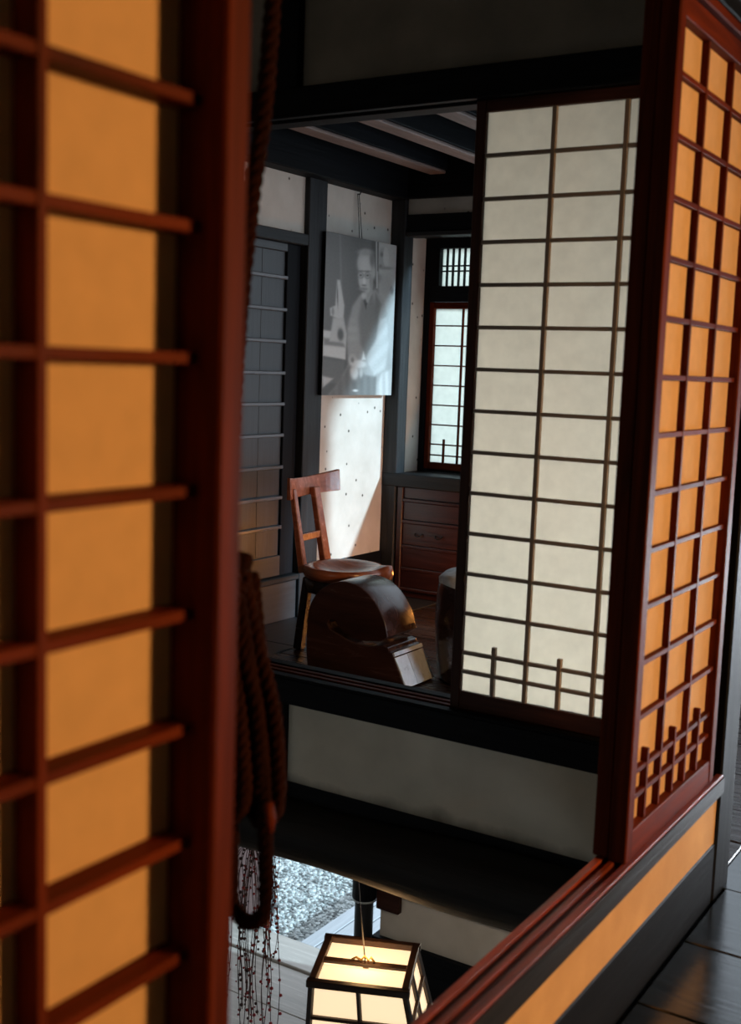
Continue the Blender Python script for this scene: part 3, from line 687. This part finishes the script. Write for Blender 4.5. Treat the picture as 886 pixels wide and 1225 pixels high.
# ------------------------------------------------------------------ beaded hanging twigs
tw = thing('hanging_twig_spray', (-1.60, 3.14, -.30), 'spray of long drooping twigs with red berries hanging below the log beam', 'branch')
MB().tube([(-1.675, 3.10, -.235), (-1.668, 3.14, -.30), (-1.655, 3.15, -.345), (-1.64, 3.15, -.38)], [.006, .009, .012, .007], 8).build('hook', SILV, tw)
for k in range(36):
    tx = random.uniform(-.120, .085) * (1 if k % 4 else 1.4); ty = random.uniform(-.05, .06); ln = random.uniform(.30, .95)
    p = []; n = 14; ph = random.uniform(0, 6)
    for i in range(n + 1):
        s = i / n
        sp = 1 - (1 - min(1, s * 3.0)) ** 2
        p.append(Vector((-1.655 + tx * sp * 1.2 + .006 * math.sin(s * 9 + ph), 3.15 + ty * sp + .006 * math.cos(s * 8 + ph), -.34 + .03 * sp * (1 - s) - ln * s)))
    t = MB().tube(p, .0014, 4).build('twig', TWIG, tw)
    mb = MB(); L_ = 0
    for i in range(2, n + 1):
        if random.random() < .75:
            c = p[i] + Vector((random.uniform(-.006, .006), random.uniform(-.006, .006), random.uniform(-.02, .02)))
            bmesh.ops.create_icosphere(mb.bm, subdivisions=1, radius=random.uniform(.0035, .0075), matrix=Matrix.Translation(c))
    mb.build('berries', BERRY if k % 3 else TWIG, t, kind='stuff')

# ------------------------------------------------------------------ entrance wall below, post, deck, gravel
we = B(-2.62, 1.6, 5.66, 5.72, -2.04, -1.735, 0).build('wall_entrance', PL_C, kind='structure')
B(-4.4, 1.66, 5.60, 5.78, -1.735, -.2, .004).build('upper_beam', BLK['x'], we) if False else B(-2.70, 1.66, 5.60, 5.78, -1.735, -.2, .004).build('upper_beam', BLK['x'], we)
B(-4.4, -2.70, 5.60, 5.78, -.4, -.2, .004).build('upper_beam', BLK['x'], we)
B(-2.66, 1.66, 5.62, 5.76, -2.4, -2.04, .004).build('dado_board', BLK['x'], we)
B(-2.63, -2.475, 5.62, 5.66, -1.86, -1.735, .003).build('bracket', STILE['x'], we)
MB().lathe((-2.70, 5.6, 0), [(.056, -2.39), (.056, -1.80), (.058, -1.79)], 24).build('post', GREY['z'], we)
MB().lathe((-2.70, 5.6, 0), [(.058, -1.80), (.074, -1.80), (.074, -.9), (.0, -.9)], 24).build('post_collar', BLK['z'], we)
MB().lathe((-2.70, 5.6, 0), [(.075, -1.812), (.0775, -1.808), (.075, -1.800)], 24).build('collar_ring', SILV, we)

dk = thing('wooden_deck', (-3.0, 7.2, -2.5), 'pale silver plank deck beside the gravel outside the entrance', 'deck')
xs = [-3.36, -3.24, -3.12, -2.98, -2.84, -2.70, -2.56, -2.42]
for a, b in zip(xs, xs[1:]): B(a + .004, b - .004, 5.88, 10.0, -2.46, -2.405, .004).build('deck_board', DECK, dk)

gm, nt, p = newmat('crushed_gravel')
tc = N(nt, 'ShaderNodeTexCoord'); vo = N(nt, 'ShaderNodeTexVoronoi'); vo.inputs['Scale'].default_value = 45; nt.links.new(tc.outputs['Object'], vo.inputs['Vector'])
rmp = N(nt, 'ShaderNodeValToRGB'); rmp.color_ramp.elements[0].color = (.16, .19, .20, 1); rmp.color_ramp.elements[1].color = (.62, .67, .66, 1); rmp.color_ramp.elements[1].position = .8
sp = N(nt, 'ShaderNodeSeparateColor'); nt.links.new(vo.outputs['Color'], sp.inputs[0]); nt.links.new(sp.outputs[0], rmp.inputs['Fac']); nt.links.new(rmp.outputs[0], p.inputs['Base Color'])
bp = N(nt, 'ShaderNodeBump'); bp.inputs['Strength'].default_value = .8; bp.inputs['Distance'].default_value = .02; bp.invert = True
nt.links.new(vo.outputs['Distance'], bp.inputs['Height']); nt.links.new(bp.outputs[0], p.inputs['Normal']); p.inputs['Roughness'].default_value = .9
yard = B(-20, 20, 5.86, 30, -2.7, -2.5, 0).build('ground_outside', gm, kind='structure')
stn = []
for k in range(3):
    mt, nt, p = newmat('pebble'); c = (.20, .45, .75)[k]; p.inputs['Base Color'].default_value = (c * .93, c, c, 1); p.inputs['Roughness'].default_value = .8; stn.append(mt)
bm = bmesh.new(); rnd = random.Random(3)
t0 = (1 + 5 ** .5) / 2
base = bmesh.new(); bmesh.ops.create_icosphere(base, subdivisions=1, radius=1); bv = [v.co.copy() for v in base.verts]; bf = [[v.index for v in f.verts] for f in base.faces]; base.free()
V = []; F_ = []; MI = []
for k in range(9000):
    y = rnd.uniform(5.9, 8.6); x = rnd.uniform(-5.3, -3.38); s = rnd.uniform(.008, .021); a = rnd.uniform(0, 6.28); mi = rnd.choice((0, 1, 1, 2, 2))
    sx, sy, sz = s * rnd.uniform(.7, 1.3), s * rnd.uniform(.7, 1.3), s * rnd.uniform(.4, .8); i0 = len(V)
    for v in bv: V.append((x + math.cos(a) * v.x * sx - math.sin(a) * v.y * sy, y + math.sin(a) * v.x * sx + math.cos(a) * v.y * sy, -2.497 + v.z * sz))
    for f in bf: F_.append([i + i0 for i in f]); MI.append(mi)
me = bpy.data.meshes.new('gravel'); me.from_pydata(V, [], F_)
for mt in stn: me.materials.append(mt)
me.polygons.foreach_set('material_index', MI); me.update()
g = bpy.data.objects.new('gravel', me); COL.objects.link(g); g['kind'] = 'stuff'; g['label'] = 'pale grey gravel yard seen through the entrance below'; g['category'] = 'gravel'

lf = thing('entrance_door_leaf', (-3.75, 5.87, -2.385), 'reddish framed door leaf open at the entrance, behind the hanging rope', 'door')
B(-3.635, -3.605, 5.855, 5.885, -2.385, -.92, .003).build('stile', RED['z'], lf)
B(-3.90, -3.88, 5.855, 5.885, -2.385, -.92, .003).build('stile', RED['z'], lf)
for z0, z1 in ((-2.385, -2.33), (-1.80, -1.78), (-.96, -.92)): B(-3.88, -3.635, 5.858, 5.882, z0, z1, .002).build('rail', RED['x'], lf)
B(-3.88, -3.635, 5.868, 5.872, -2.33, -.96, 0).build('panel', paper('pinkish_paper', (.6, .48, .46), (.6, .5, .5), .5), lf)
